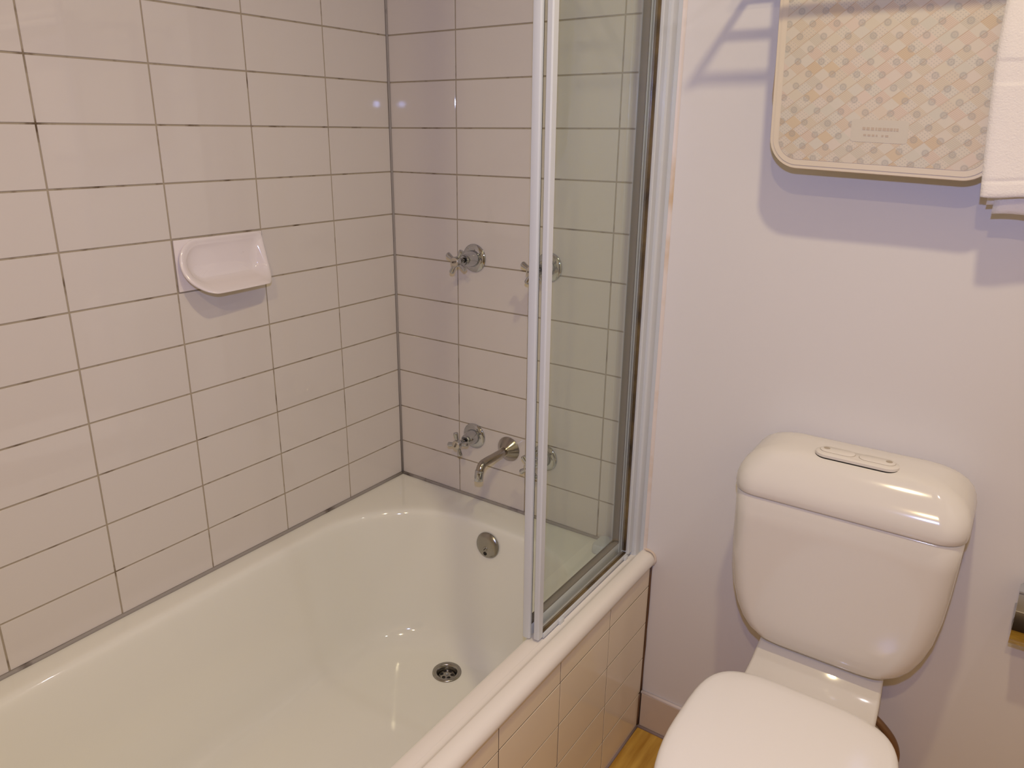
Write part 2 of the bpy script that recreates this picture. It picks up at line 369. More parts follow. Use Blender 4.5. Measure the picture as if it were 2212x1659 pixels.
for k in range(6):
    a = PI / 3 * k + 0.5
    h = obj('grate_hole', lathe('grate_hole', [(-0.0100, 0.0042), (-0.0066, 0.0042)], 'z', 16), dr, M_DARK); h.location = (0.0125 * math.cos(a), 0.0125 * math.sin(a), 0)
    h.rotation_euler = (0, 0, 0)
obj('grate_screw', lathe('grate_screw', [(-0.0066, 0.0034), (-0.0052, 0.0032), (-0.0046, 0.0020)], 'z', 16), dr, M_CHROME, True)

# ------------------------------------------------------------------ taps and spout
def cross_handle(parent, rot, text_rot):
    h = bpy.data.objects.new('cross_handle', None); C.objects.link(h); h.parent = parent; h.location = (0, 0, 0)
    hub = obj('hub', lathe('hub', [(0.046, 0.0058), (0.055, 0.0062), (0.060, 0.0098), (0.065, 0.0118), (0.0725, 0.0120), (0.0750, 0.0114)]), h, M_CHROME, True); shade_auto(hub)
    for k in range(4):
        a = rot + PI / 2 * k
        c, s = math.cos(a), math.sin(a)
        rr = [0.0042, 0.0043, 0.0049, 0.0057, 0.0060, 0.0060, 0.0050, 0.0026]
        dd = [0.006, 0.011, 0.017, 0.023, 0.026, 0.0283, 0.0298, 0.0303]
        # slightly dished towards the wall like the photograph's cross head
        pts = [(d * c, -0.0675 + 0.02 * max(0, d - .01), d * s) for d in dd]
        obj('arm', tube('arm', pts, rr, 14), h, M_CHROME, True)
    obj('cap', lathe('cap', [(0.0745, 0.0106), (0.0760, 0.0103), (0.0764, 0.0092)], seg=32), h, M_CHROME2, True)
    # lettering on the cap
    cu = bpy.data.curves.new('lettering', 'FONT'); cu.body = 'HOT'; cu.size = 0.0060; cu.align_x = 'CENTER'; cu.align_y = 'CENTER'; cu.extrude = 0.0001; cu.offset = 0.00022
    tmp = bpy.data.objects.new('tmp', cu); C.objects.link(tmp)
    dg = bpy.context.evaluated_depsgraph_get(); me = bpy.data.meshes.new_from_object(tmp.evaluated_get(dg)); bpy.data.objects.remove(tmp)
    t = obj('lettering', me, h, M_TEXT); t.data.materials.clear(); t.data.materials.append(M_TEXT)
    t.matrix_local = Matrix.Translation((0, -0.0766, 0)) @ Matrix.Rotation(text_rot, 4, 'Y') @ Matrix.Rotation(PI / 2, 4, 'X')
M_CHROME2 = mat('satin_cap', (0.62, 0.58, 0.50, 1), 0.35, 0.8)
def tap(x, z, rot, trot, label):
    t = thing('wall_tap', label, 'tap', (x, 0, z), 'chrome cross taps on the back wall')
    fl = obj('wall_flange', lathe('wall_flange', [(0.0, 0.0322), (0.0016, 0.0328), (0.0030, 0.0320), (0.0050, 0.0285), (0.0064, 0.0240), (0.0072, 0.0205)]), t, M_CHROME, True)
    bd = obj('tap_body', lathe('tap_body', [(0.0060, 0.0196), (0.0120, 0.0192), (0.0300, 0.0150), (0.0385, 0.0128), (0.0405, 0.0112), (0.0408, 0.0075)]), t, M_CHROME, True); shade_auto(bd, 40)
    obj('spindle', lathe('spindle', [(0.0400, 0.0066), (0.0440, 0.0062), (0.0480, 0.0050)]), t, M_BLACK, True)
    cross_handle(t, rot, trot)
    return t
R = math.radians
tap(0.2490, 1.0690, R(60), R(-8), 'upper left chrome cross tap, below the bright light spots on the tiles')
tap(0.4515, 1.0690, R(62), R(-8), 'upper right chrome cross tap, half hidden by the white screen post')
tap(0.2475, 0.6255, R(14), R(-60), 'lower chrome cross tap to the left of the bath spout')
tap(0.4550, 0.6210, R(38), R(-30), 'lower chrome cross tap to the right of the spout, half behind the screen post')
sp = thing('bath_spout', 'chrome bath spout bent down at its tip, between the two lower taps', 'spout', (0.3515, 0, 0.6165))
fl = obj('wall_flange', lathe('wall_flange', [(0.0, 0.0304), (0.0016, 0.0312), (0.0028, 0.0306), (0.0200, 0.0145), (0.0230, 0.0122)]), sp, M_CHROMEW, True); shade_auto(fl, 40)
path = [(0, -0.010, 0), (0, -0.03, 0), (0, -0.06, 0), (0, -0.095, 0)] + [(0, -0.100 - 0.018 * math.sin(a), -0.018 * (1 - math.cos(a))) for a in [R(12 * k) for k in range(1, 7)]] + [(0, -0.1215, -0.030), (0, -0.1225, -0.036)]
pp = obj('spout_pipe', tube('spout_pipe', path, 0.0098, 24), sp, M_CHROMEW, True)
tp = obj('spout_tip', tube('spout_tip', [(0, -0.1185, -0.0130), (0, -0.1200, -0.0185), (0, -0.1217, -0.0300), (0, -0.1226, -0.0372)], 0.0104, 24), sp, M_CHROME, True)

# ------------------------------------------------------------------ soap dish
sd = thing('soap_dish', 'white ceramic soap dish set in place of a tile on the left wall', 'soap dish', (0, -0.4963, 1.103))
bm = bmesh.new(); add_box(bm, (-0.001, -0.0988, -0.0485), (0.0035, 0.0988, 0.0485), 0.0018, 2)
pl = obj('back_plate', from_bm('back_plate', bm), sd, M_DISH); shade_auto(pl)
def dloop(y0, y1, z0, z1, r, xf, n=12):
    k = r / 0.048
    return [(xf(y, z), y, z) for y, z in rrect(y0, y1, z0, z1, (0.012 * k, 0.048 * k, 0.046 * k, 0.030 * k), n)]
ztop, zbot = 0.046, -0.050
def prot(k, base, p=1.75): return lambda y, z: base + k * 1.10 * max(0.0, (ztop + 0.004 - z) / (ztop - zbot)) ** p * (1 - (0.62 if y > 0 else 0.42) * abs(y / 0.1) ** 2.6)
Y0, Y1 = -0.0985, 0.096
rings = [
    dloop(Y0 + 0.010, Y1 - 0.010, zbot + 0.024, ztop, 0.034, lambda y, z: 0.003),
    dloop(Y0 + 0.004, Y1 - 0.004, zbot + 0.010, ztop + 0.001, 0.042, prot(0.026, 0.003)),
    dloop(Y0, Y1, zbot, ztop + 0.002, 0.048, prot(0.048, 0.004)),
    dloop(Y0 - 0.001, Y1 + 0.001, zbot - 0.001, ztop + 0.003, 0.049, prot(0.053, 0.006)),
    dloop(Y0 + 0.002, Y1 - 0.002, zbot + 0.001, ztop + 0.001, 0.047, prot(0.056, 0.008)),
    dloop(Y0 + 0.007, Y1 - 0.007, zbot + 0.006, ztop - 0.004, 0.043, prot(0.054, 0.007)),
    dloop(Y0 + 0.011, Y1 - 0.010, zbot + 0.0105, ztop - 0.007, 0.040, prot(0.047, 0.006)),
    dloop(Y0 + 0.014, Y1 - 0.013, zbot + 0.0145, ztop - 0.010, 0.037, prot(0.034, 0.005, 1.4)),
    dloop(Y0 + 0.018, Y1 - 0.016, zbot + 0.0180, ztop - 0.013, 0.033, prot(0.018, 0.005, 1.6)),
    dloop(Y0 + 0.024, Y1 - 0.021, zbot + 0.0230, ztop - 0.018, 0.027, prot(0.007, 0.0045, 1.6)),
    dloop(Y0 + 0.034, Y1 - 0.031, zbot + 0.0320, ztop - 0.027, 0.018, lambda y, z: 0.0046),
    dloop(Y0 + 0.046, Y1 - 0.043, zbot + 0.0400, ztop - 0.037, 0.010, lambda y, z: 0.0046)]
me = fix(loft('scoop', rings, True, True)); o = obj('scoop', me, sd, M_DISH, True)
sm = o.modifiers.new('s', 'SUBSURF'); sm.levels = 1; sm.render_levels = 2

# ------------------------------------------------------------------ sliding bath screen
LEAN = math.atan(0.0045 / 1.07)
scr = thing('bath_screen', 'two-panel sliding glass bath screen with white frame standing on the bath edge', 'bath screen', (0.6880, -0.20, RIM + 0.004))
scr.rotation_euler = (0, -LEAN, 0)
ox, oy, oz = scr.location
ZT = 1.96
def sbox(name, a, b, m, parent=None, bev=0.0012):
    bm = bmesh.new(); add_box(bm, (a[0] - ox, a[1] - oy, a[2] - oz), (b[0] - ox, b[1] - oy, b[2] - oz), bev, 2)
    o = obj(name, from_bm(name, bm), parent or scr, m); shade_auto(o, 40); return o
def sprof(name, poly, z0, z1, m, parent=None):
    """vertical extrusion of a plan outline"""
    rings = [[(x - ox, y - oy, z - oz) for x, y in poly] for z in (z0, z1)]
    o = obj(name, fix(loft(name, rings)), parent or scr, m); shade_auto(o, 30); return o
Z0 = RIM + 0.0045
# wall channel with its side flange
sprof('wall_channel', [(0.6780, -0.0005), (0.6780, -0.0220), (0.6800, -0.0240), (0.7055, -0.0240), (0.7085, -0.0215), (0.7100, -0.0160), (0.7100, -0.0035), (0.7175, -0.0035), (0.7185, -0.0020), (0.7185, -0.0005)], Z0 - 0.001, ZT, M_FRAME)
sprof('channel_sealant', [(0.7180, -0.0004), (0.7180, -0.0045), (0.7200, -0.0040), (0.7225, -0.0025), (0.7250, -0.0004)], Z0 - 0.001, ZT, M_OLDSEAL)
# fixed outer panel
fp = bpy.data.objects.new('fixed_panel', None); C.objects.link(fp); fp.parent = scr
sprof('wall_stile', [(0.6800, -0.0235), (0.6800, -0.0400), (0.6815, -0.0415), (0.6985, -0.0415), (0.7000, -0.0400), (0.7000, -0.0235)], Z0 + 0.010, ZT, M_FRAME, fp)
sprof('gasket', [(0.6850, -0.0410), (0.6850, -0.0455), (0.6940, -0.0455), (0.6940, -0.0410)], Z0 + 0.018, ZT, M_GASK, fp)
sprof('leading_stile', [(0.6835, -0.3850), (0.6835, -0.3990), (0.6850, -0.4005), (0.6925, -0.4005), (0.6945, -0.3985), (0.6945, -0.3860), (0.6935, -0.3850)], Z0 + 0.0035, ZT, M_FRAME, fp)
sbox('bottom_rail', (0.6850, -0.3850, Z0), (0.6965, -0.0240, Z0 + 0.0105), M_FRAME, fp)
sbox('bottom_gasket', (0.6856, -0.3850, Z0 + 0.0100), (0.6940, -0.0410, Z0 + 0.0130), M_GASK, fp, 0)
sbox('glass_pane', (0.6875, -0.3880, Z0 + 0.008), (0.6915, -0.0380, ZT - 0.004), M_GLASS, fp, 0)
sbox('rail_clip', (0.6950, -0.3330, Z0 - 0.001), (0.7005, -0.3170, Z0 + 0.0085), M_FRAME, fp, 0.0010)
sbox('rail_clip', (0.6950, -0.0560, Z0 - 0.001), (0.7005, -0.0430, Z0 + 0.0085), M_FRAME, fp, 0.0010)
sbox('top_rail', (0.6835, -0.4005, ZT - 0.03), (0.6960, -0.0235, ZT), M_FRAME, fp)
# sliding inner panel, pushed right back
ip = bpy.data.objects.new('sliding_panel', None); C.objects.link(ip); ip.parent = scr
sprof('leading_stile', [(0.6610, -0.3950), (0.6605, -0.4005), (0.6620, -0.4022), (0.6680, -0.4035), (0.6740, -0.4022), (0.6762, -0.4000), (0.6766, -0.3965), (0.6750, -0.3950)], Z0 + 0.0015, ZT, M_FRAME, ip)
sprof('rear_stile', [(0.6585, -0.0200), (0.6585, -0.0420), (0.6775, -0.0420), (0.6775, -0.0200)], Z0 + 0.006, ZT, M_FRAME, ip)
sprof('rear_seal', [(0.6620, -0.0415), (0.6620, -0.0470), (0.6760, -0.0470), (0.6760, -0.0415)], Z0 + 0.03, ZT, M_GASKG, ip)
sbox('bottom_rail', (0.6590, -0.3950, Z0 + 0.005), (0.6760, -0.0380, Z0 + 0.0290), M_FRAME, ip)
sbox('bottom_seal', (0.6610, -0.3950, Z0 + 0.0285), (0.6755, -0.0410, Z0 + 0.0325), M_GASKG, ip, 0)
sbox('glass_pane', (0.6660, -0.3965, Z0 + 0.020), (0.6700, -0.0400, ZT - 0.004), M_GLASS, ip, 0)
sbox('edge_seal', (0.6745, -0.3952, Z0 + 0.006), (0.6756, -0.3935, ZT), M_BLACK, ip, 0)
sbox('top_rail', (0.6585, -0.4015, ZT - 0.03), (0.6785, -0.0200, ZT), M_FRAME, ip)
bm = bmesh.new()
gb = rrect(0.6180 - ox, 0.6500 - ox, -0.0620 - oy, -0.0080 - oy, 0.010, 6)
g = obj('corner_block', fix(loft('corner_block', [[(x, y, Z0 - 0.0035 - oz) for x, y in gb], [(x, y, Z0 + 0.013 - oz) for x, y in gb], [(x + (0.634 - ox - x) * .12, y + (-0.035 - oy - y) * .1, Z0 + 0.017 - oz) for x, y in gb]])), scr, M_FRAME); shade_auto(g, 40)
bm.free()

# ------------------------------------------------------------------ toilet
CX = 1.1210
wc = thing('toilet', 'white close-coupled toilet against the white wall, seat lid closed', 'toilet', (CX, -0.35, 0))
def TR(name, me, m, smooth=True, parent=None):
    o = obj(name, me, None, m, smooth); P(o, wc); return o
def sect(hw, yf, yb, z, rf, rb, n=10):
    return [(x, y, z) for x, y in rrect(CX - hw, CX + hw, yf, yb, (rb, rb, rf, rf), n)]
body = [(0.4560, 0.080, -0.136, -0.060), (0.4580, 0.100, -0.147, -0.045), (0.4650, 0.118, -0.1535, -0.032), (0.4780, 0.133, -0.1580, -0.024), (0.4950, 0.1445, -0.1605, -0.019), (0.5200, 0.1555, -0.1625, -0.015),
        (0.5550, 0.1650, -0.1645, -0.013), (0.6000, 0.1710, -0.1668, -0.012), (0.6500, 0.1740, -0.1690, -0.012), (0.7000, 0.1755, -0.1710, -0.012), (0.7480, 0.1765, -0.1725, -0.012), (0.7505, 0.1745, -0.1705, -0.014)]
TR('cistern', fix(loft('cistern', [sect(hw, yf, yb, z, 0.036, 0.012) for z, hw, yf, yb in body])), M_PORC)
TR('lid_gap', fix(loft('lid_gap', [sect(0.170, -0.1665, -0.016, z, 0.03, 0.01) for z in (0.7495, 0.7545)])), M_DARK, False)
lid = [(0.7525, 0.1745, -0.1710, -0.010), (0.7520, 0.1775, -0.1745, -0.008), (0.7545, 0.1790, -0.1760, -0.007), (0.7640, 0.1800, -0.1765, -0.006), (0.7760, 0.1795, -0.1745, -0.006), (0.7880, 0.1770, -0.1690, -0.006),
       (0.8000, 0.1715, -0.1610, -0.007), (0.8110, 0.1620, -0.1525, -0.010), (0.8200, 0.1490, -0.1450, -0.016), (0.8260, 0.1350, -0.1380, -0.024), (0.8300, 0.1200, -0.1300, -0.033), (0.8322, 0.1000, -0.1150, -0.045), (0.8328, 0.0500, -0.0900, -0.070)]
TR('cistern_lid', fix(loft('cistern_lid', [sect(hw, yf, yb, z, 0.040 if z < 0.82 else 0.03, 0.025) for z, hw, yf, yb in lid])), M_PORC)
# flush plate
BX, BY, BZ = 1.1235, -0.1085, 0.8318
def capsule(cx, cy, L, W, z, n=12): return [(x, y, z) for x, y in rrect(cx - L / 2, cx + L / 2, cy - W / 2, cy + W / 2, W / 2 - 1e-4, n)]
fb = bpy.data.objects.new('flush_plate', None); C.objects.link(fb); fb.location = (BX, BY, BZ); P(fb, wc)
def FB(name, L, W, z0, z1, m, cx=0, cy=0, inset=0.0015):
    o = obj(name, fix(loft(name, [capsule(cx, cy, L, W, z0), capsule(cx, cy, L, W, z1 - inset * .6), capsule(cx, cy, L - 2 * inset, W - 2 * inset, z1)])), fb, m, True); shade_auto(o, 40); return o
FB('recess', 0.1298, 0.0408, -0.003, 0.0010, M_DARK)
FB('surround', 0.1290, 0.0400, -0.003, 0.0068, M_PLAS, inset=0.0036)
for sx in (-1, 1):
    FB('button_gap', 0.0560, 0.0262, 0.004, 0.0071, M_DOT, sx * 0.0305, 0.0030, 0.0001)
    FB('button', 0.0548, 0.0250, 0.004, 0.0086, M_PLAS, sx * 0.0305, 0.0030, 0.0016)
    d = obj('button_mark', lathe('button_mark', [(0.0085, 0.0052), (0.00875, 0.0052)], 'z', 24), fb, M_DOT); d.location = (sx * 0.0480, 0.0045, 0)
for k in range(7):
    bm = bmesh.new(); add_box(bm, (-0.0075 + 0.0022 * k, -0.0145, 0.0067), (-0.0060 + 0.0022 * k, -0.0128, 0.0069)); 
    obj('print_mark', from_bm('print_mark', bm), fb, M_PRINT)
# pan: deck under the cistern and bowl
deck = []
for y, z, hw in [(-0.020, 0.452, 0.100), (-0.080, 0.4555, 0.1020), (-0.118, 0.4520, 0.1050), (-0.136, 0.4380, 0.1070), (-0.155, 0.4210, 0.1090), (-0.180, 0.4110, 0.1105), (-0.205, 0.4070, 0.1115), (-0.232, 0.4060, 0.1120), (-0.245, 0.4050, 0.1120)]:
    prof_ = [(CX - hw, y, 0.330), (CX - hw, y, z - 0.006), (CX - hw + 0.002, y, z - 0.002), (CX - hw + 0.006, y, z), (CX, y, z + 0.0005), (CX + hw - 0.006, y, z), (CX + hw - 0.002, y, z - 0.002), (CX + hw, y, z - 0.006), (CX + hw, y, 0.330)]
    deck.append(prof_)
dk = TR('pan_deck', fix(loft('pan_deck', deck)), M_PORC); shade_auto(dk, 50)
def egg(z, hw, yb, yf, n=64, wide=-0.40, pb=2.6):
    """D-shaped plan: yb back, yf front"""
    pts = []
    for i in range(n):
        t = 2 * PI * i / n; c, s = math.cos(t), math.sin(t)
        if s >= 0: p = pb; b = yb - wide
        else: p = 2.0; b = wide - yf
        pts.append((CX + hw * math.copysign(abs(c) ** (2 / p), c), wide + b * math.copysign(abs(s) ** (2 / p), s), z))
    return pts
bowl = [egg(0.001, 0.095, -0.10, -0.50, wide=-0.3), egg(0.02, 0.097, -0.10, -0.505, wide=-0.3), egg(0.10, 0.093, -0.10, -0.50, wide=-0.3), egg(0.20, 0.105, -0.13, -0.55, wide=-0.33), egg(0.30, 0.135, -0.17, -0.61, wide=-0.37), egg(0.36, 0.150, -0.20, -0.645), egg(0.392, 0.156, -0.215, -0.655), egg(0.396, 0.153, -0.22, -0.652)]
TR('bowl', fix(loft('bowl', bowl)), M_PORC)
def seatring(z, g=0.0): return egg(z, 0.1610 - g, -0.2130 - g, -0.665 + g, pb=4.2)
TR('seat_ring', fix(loft('seat_ring', [seatring(0.3975, 0.006), seatring(0.3985, 0.002), seatring(0.4020, 0.0008), seatring(0.4110, 0.0008), seatring(0.4135, 0.004)])), M_SEAT)
TR('seat_lid', fix(loft('seat_lid', [seatring(0.4142, 0.005), seatring(0.4148, 0.001), seatring(0.4180, -0.001), seatring(0.4250, -0.001), seatring(0.4300, 0.001), seatring(0.4335, 0.005), seatring(0.4355, 0.012), seatring(0.4368, 0.030), seatring(0.4375, 0.070), seatring(0.4378, 0.120)])), M_SEAT)
for sx in (-1, 1):
    h = lathe('hinge', [(0, 0.010), (0.016, 0.010), (0.018, 0.008)], 'z', 20)
    o = TR('hinge', h, M_SEAT); o.location = Vector((CX + sx * 0.075, -0.222, 0.404)); 
# inlet hose and stop valve
hs = thing('inlet_hose', 'tan water inlet hose curving down the wall behind the toilet', 'hose', (1.25, -0.05, 0.2))
P(obj('hose', tube('hose', catmull([(1.17, -0.045, 0.335), (1.2050, -0.048, 0.3180), (1.2330, -0.050, 0.3010), (1.2560, -0.052, 0.2780), (1.2660, -0.052, 0.2480), (1.2610, -0.050, 0.2150), (1.2500, -0.048, 0.180), (1.243, -0.046, 0.13)]), 0.0075, 14), None, M_HOSE, True), hs)
P(obj('stop_valve', tube('stop_valve', catmull([(1.246, -0.004, 0.140), (1.246, -0.030, 0.140), (1.252, -0.044, 0.15), (1.262, -0.047, 0.178), (1.278, -0.047, 0.192), (1.290, -0.045, 0.180), (1.298, -0.043, 0.150)]), [0.007] * 49, 14), None, M_HOSE, True), hs)

# ------------------------------------------------------------------ toilet roll holder at the right edge
rh = thing('toilet_roll_holder', 'chrome toilet roll holder on the wall at the right edge, right of the toilet', 'roll holder', (1.45, 0, 0.59))
bm = bmesh.new(); add_box(bm, (-0.045, -0.010, 0.010), (0.045, -0.0005, 0.075), 0.004, 3); o = obj('wall_plate', from_bm('wall_plate', bm), rh, M_CHROME); shade_auto(o)
rings = []
for k in range(13):
    a = R(-8 + 112 * k / 12)
    yy, zz = -0.012 - 0.060 * math.sin(max(a, 0)) - (0.004 if a < 0 else 0), 0.052 - 0.062 * (1 - math.cos(a)) - 0.010 * k / 12
    hw = 0.066 if 2 <= k else (0.052 + 0.007 * k)
    rings.append([(-hw, yy, zz), (hw, yy, zz), (hw, yy + 0.0018, zz - 0.0018), (-hw, yy + 0.0018, zz - 0.0018)])
fl = obj('cover_flap', fix(loft('cover_flap', rings)), rh, M_CHROME); shade_auto(fl, 50)
fl.location = (0, 0, 0.010)
o = obj('paper_roll', fix(loft('paper_roll', [[(x, -0.066 + 0.046 * math.cos(t), -0.010 + 0.046 * math.sin(t)) for t in [2 * PI * i / 32 for i in range(32)]] for x in (-0.040, 0.052)])), None, M_PAPER); bpy.data.objects.remove(o)
obj('roll_bar', tube('roll_bar', [(-0.062, -0.020, 0.020), (-0.062, -0.050, 0.002), (-0.062, -0.066, -0.012), (-0.030, -0.066, -0.012), (0.062, -0.066, -0.012)], 0.0050, 12), rh, M_CHROME, True)

# ------------------------------------------------------------------ towel rack (above the frame; it carries the mat and the towels)
rk = thing('towel_rack', 'chrome three-rail towel rack on the wall above the toilet', 'towel rack', (1.13, 0, 1.615))
for y in (-0.207, -0.143, -0.079):
    obj('rail', tube('rail', [(-0.27, y, 0), (0.40, y, 0)], 0.0060, 14), rk, M_CHROME, True)
for x in (-0.27, 0.40):
    obj('side_arm', tube('side_arm', [(x, -0.001, 0), (x, -0.216, 0)], 0.0060, 14), rk, M_CHROME, True)
    f = obj('wall_rosette', lathe('wall_rosette', [(0.0005, 0.024), (0.006, 0.023), (0.008, 0.015)]), rk, M_CHROME, True); f.location = (x, 0, 0)

# ------------------------------------------------------------------ shower mat hanging over the rear rail
mt = thing('shower_mat', 'beige rubber shower mat with a patchwork pattern hanging above the toilet', 'bath mat', (1.064, -0.079, 1.615))
MW, ML = 0.318, 0.62
M_MAT = mat('patterned_beige_rubber', srgb(196, 172, 150), 0.5)
def mat_pattern():
    nt = M_MAT.node_tree; n = nt.nodes; L = nt.links; p = n['Principled BSDF']
    uv = n.new('ShaderNodeUVMap'); uv.uv_map = 'UVMap'
    def math_(op, a, b=None, c=None):
        q = n.new('ShaderNodeMath'); q.operation = op
        for i, x in enumerate((a, b, c)):
            if x is None: continue
            if isinstance(x, (int, float)): q.inputs[i].default_value = x
            else: L.new(x, q.inputs[i])
        return q.outputs[0]
    sx = n.new('ShaderNodeSeparateXYZ'); L.new(uv.outputs[0], sx.inputs[0]); u, v = sx.outputs[0], sx.outputs[1]
    # diagonal cells, 17 mm wide in metres
    s = 1 / 0.0198
    a = math_('MULTIPLY', math_('ADD', math_('MULTIPLY', u, 0.80), v), s)
    b = math_('MULTIPLY', math_('SUBTRACT', math_('MULTIPLY', u, 0.80), v), s)
    fa, fbb = math_('FLOOR', a), math_('FLOOR', b)
    cb = n.new('ShaderNodeCombineXYZ'); L.new(fa, cb.inputs[0]); L.new(fbb, cb.inputs[1])
    wn = n.new('ShaderNodeTexWhiteNoise'); wn.noise_dimensions = '2D'; L.new(cb.outputs[0], wn.inputs['Vector'])
    r = n.new('ShaderNodeValToRGB'); r.color_ramp.interpolation = 'CONSTANT'; e = r.color_ramp.elements
    e[0].position = 0; e[0].color = srgb(208, 196, 174)
    e[1].position = 0.30; e[1].color = srgb(210, 194, 172)
    for pos, c in ((0.5, srgb(204, 196, 178)), (0.74, srgb(212, 194, 176)), (0.88, srgb(206, 186, 156))):
        k = e.new(pos); k.color = c
    L.new(wn.outputs['Value'], r.inputs[0])
    # fine hatching inside some cells, cell edges as thin lines
    frac = lambda x: math_('FRACT', x)
    hatch = math_('LESS_THAN', frac(math_('MULTIPLY', b, 7.0)), 0.42)
    par = math_('LESS_THAN', math_('ABSOLUTE', math_('SUBTRACT', math_('FRACT', math_('MULTIPLY', math_('ADD', math_('ADD', fa, fbb), 0.5), 0.5)), 0.25)), 0.1)
    hm = math_('MULTIPLY', hatch, math_('MULTIPLY', math_('SUBTRACT', 1, par), math_('LESS_THAN', frac(math_('MULTIPLY', wn.outputs['Value'], 7.3)), 0.7)))
    edge = math_('LESS_THAN', math_('MINIMUM', frac(b), math_('SUBTRACT', 1, frac(b))), 0.045)
    dots = math_('MULTIPLY', math_('LESS_THAN', math_('ADD', math_('POWER', math_('SUBTRACT', frac(math_('MULTIPLY', a, 4.0)), 0.5), 2), math_('POWER', math_('SUBTRACT', frac(math_('MULTIPLY', b, 4.0)), 0.5), 2)), 0.06),
                 math_('MULTIPLY', par, math_('GREATER_THAN', frac(math_('MULTIPLY', wn.outputs['Value'], 7.3)), 0.30)))
    def mix(fac, A, Bc, amt):
        q = n.new('ShaderNodeMix'); q.data_type = 'RGBA'; L.new(math_('MULTIPLY', fac, amt), q.inputs[0])
        L.new(A, q.inputs[6]); q.inputs[7].default_value = Bc; return q.outputs[2]
    c0 = mix(par, r.outputs[0], srgb(210, 200, 184), 0.55)
    c = mix(hm, c0, srgb(186, 156, 124), 0.40)
    c = mix(edge, c, srgb(180, 146, 112), 0.40)
    c = mix(dots, c, srgb(178, 170, 158), 0.50)
    # suction cups seen through the rubber: staggered grey rings
    gx, gy = 0.0345, 0.0350
    def cups(du, dv):
        uu = math_('SUBTRACT', math_('FRACT', math_('ADD', math_('DIVIDE', u, gx), du)), 0.5)
        vv = math_('SUBTRACT', math_('FRACT', math_('ADD', math_('DIVIDE', v, gy), dv)), 0.5)
        d = math_('SQRT', math_('ADD', math_('POWER', math_('MULTIPLY', uu, gx), 2), math_('POWER', math_('MULTIPLY', vv, gy), 2)))
        disc = math_('SUBTRACT', 1, math_('SMOOTH_MIN', math_('DIVIDE', d, 0.0056), 1.0, 0.2))
        rim = math_('SUBTRACT', 1, math_('MINIMUM', math_('DIVIDE', math_('ABSOLUTE', math_('SUBTRACT', d, 0.0037)), 0.0022), 1))
        return math_('MAXIMUM', rim, math_('MULTIPLY', disc, 0.8))
    cc = math_('MAXIMUM', cups(0.10, 0.0), cups(0.60, 0.5))
    cc = math_('MAXIMUM', cc, 0)
    c = mix(cc, c, srgb(158, 152, 144), 0.60)
    L.new(c, p.inputs['Base Color'])
    bp = n.new('ShaderNodeBump'); bp.inputs['Strength'].default_value = 0.25; bp.inputs['Distance'].default_value = 0.0006
    L.new(math_('ADD', hm, dots), bp.inputs['Height']); L.new(bp.outputs[0], p.inputs['Normal'])
mat_pattern()
M_MATR = mat('plain_beige_rubber', srgb(222, 208, 186), 0.42, var=0.05, vscale=20)
M_MATE = mat('tan_rubber_edge', srgb(214, 188, 142), 0.5)  # edge layer in a yellower beige than the border
M_PATCH = mat('pale_mat_label', srgb(204, 194, 176), 0.5)
M_PMARK = mat('faint_label_print', srgb(190, 172, 152), 0.6)
RR = 0.0135                                   # bend radius over the rail
VF = 0.327                                    # hanging length in front of the rail
ROT = math.radians(2.6)
def mat_pt(u, v, off=0.0):
    """u across (-MW/2..MW/2), v up from the bottom edge; off = distance outwards"""
    if v < VF: y, z, ny, nz = -RR, -(VF - v), -1, 0
    elif v < VF + PI * RR:
        a = (v - VF) / RR; y, z, ny, nz = -RR * math.cos(a), RR * math.sin(a), -math.cos(a), math.sin(a)
    else: y, z, ny, nz = RR, -(v - VF - PI * RR), 1, 0
    x = u
    y += ny * off; z += nz * off
    if v < VF:                                # the mat hangs a little askew
        x, z = u * math.cos(ROT) - z * 0 + (z) * math.sin(ROT) * -1.0, z - u * math.sin(ROT)
    else:
        fade = max(0, 1 - (v - VF) / 0.1); x, z = u, z - u * math.sin(ROT) * fade
    y += 0.004 * math.sin(u * 14) * max(0, (VF - v)) * 1.5
    return (x, y, z)
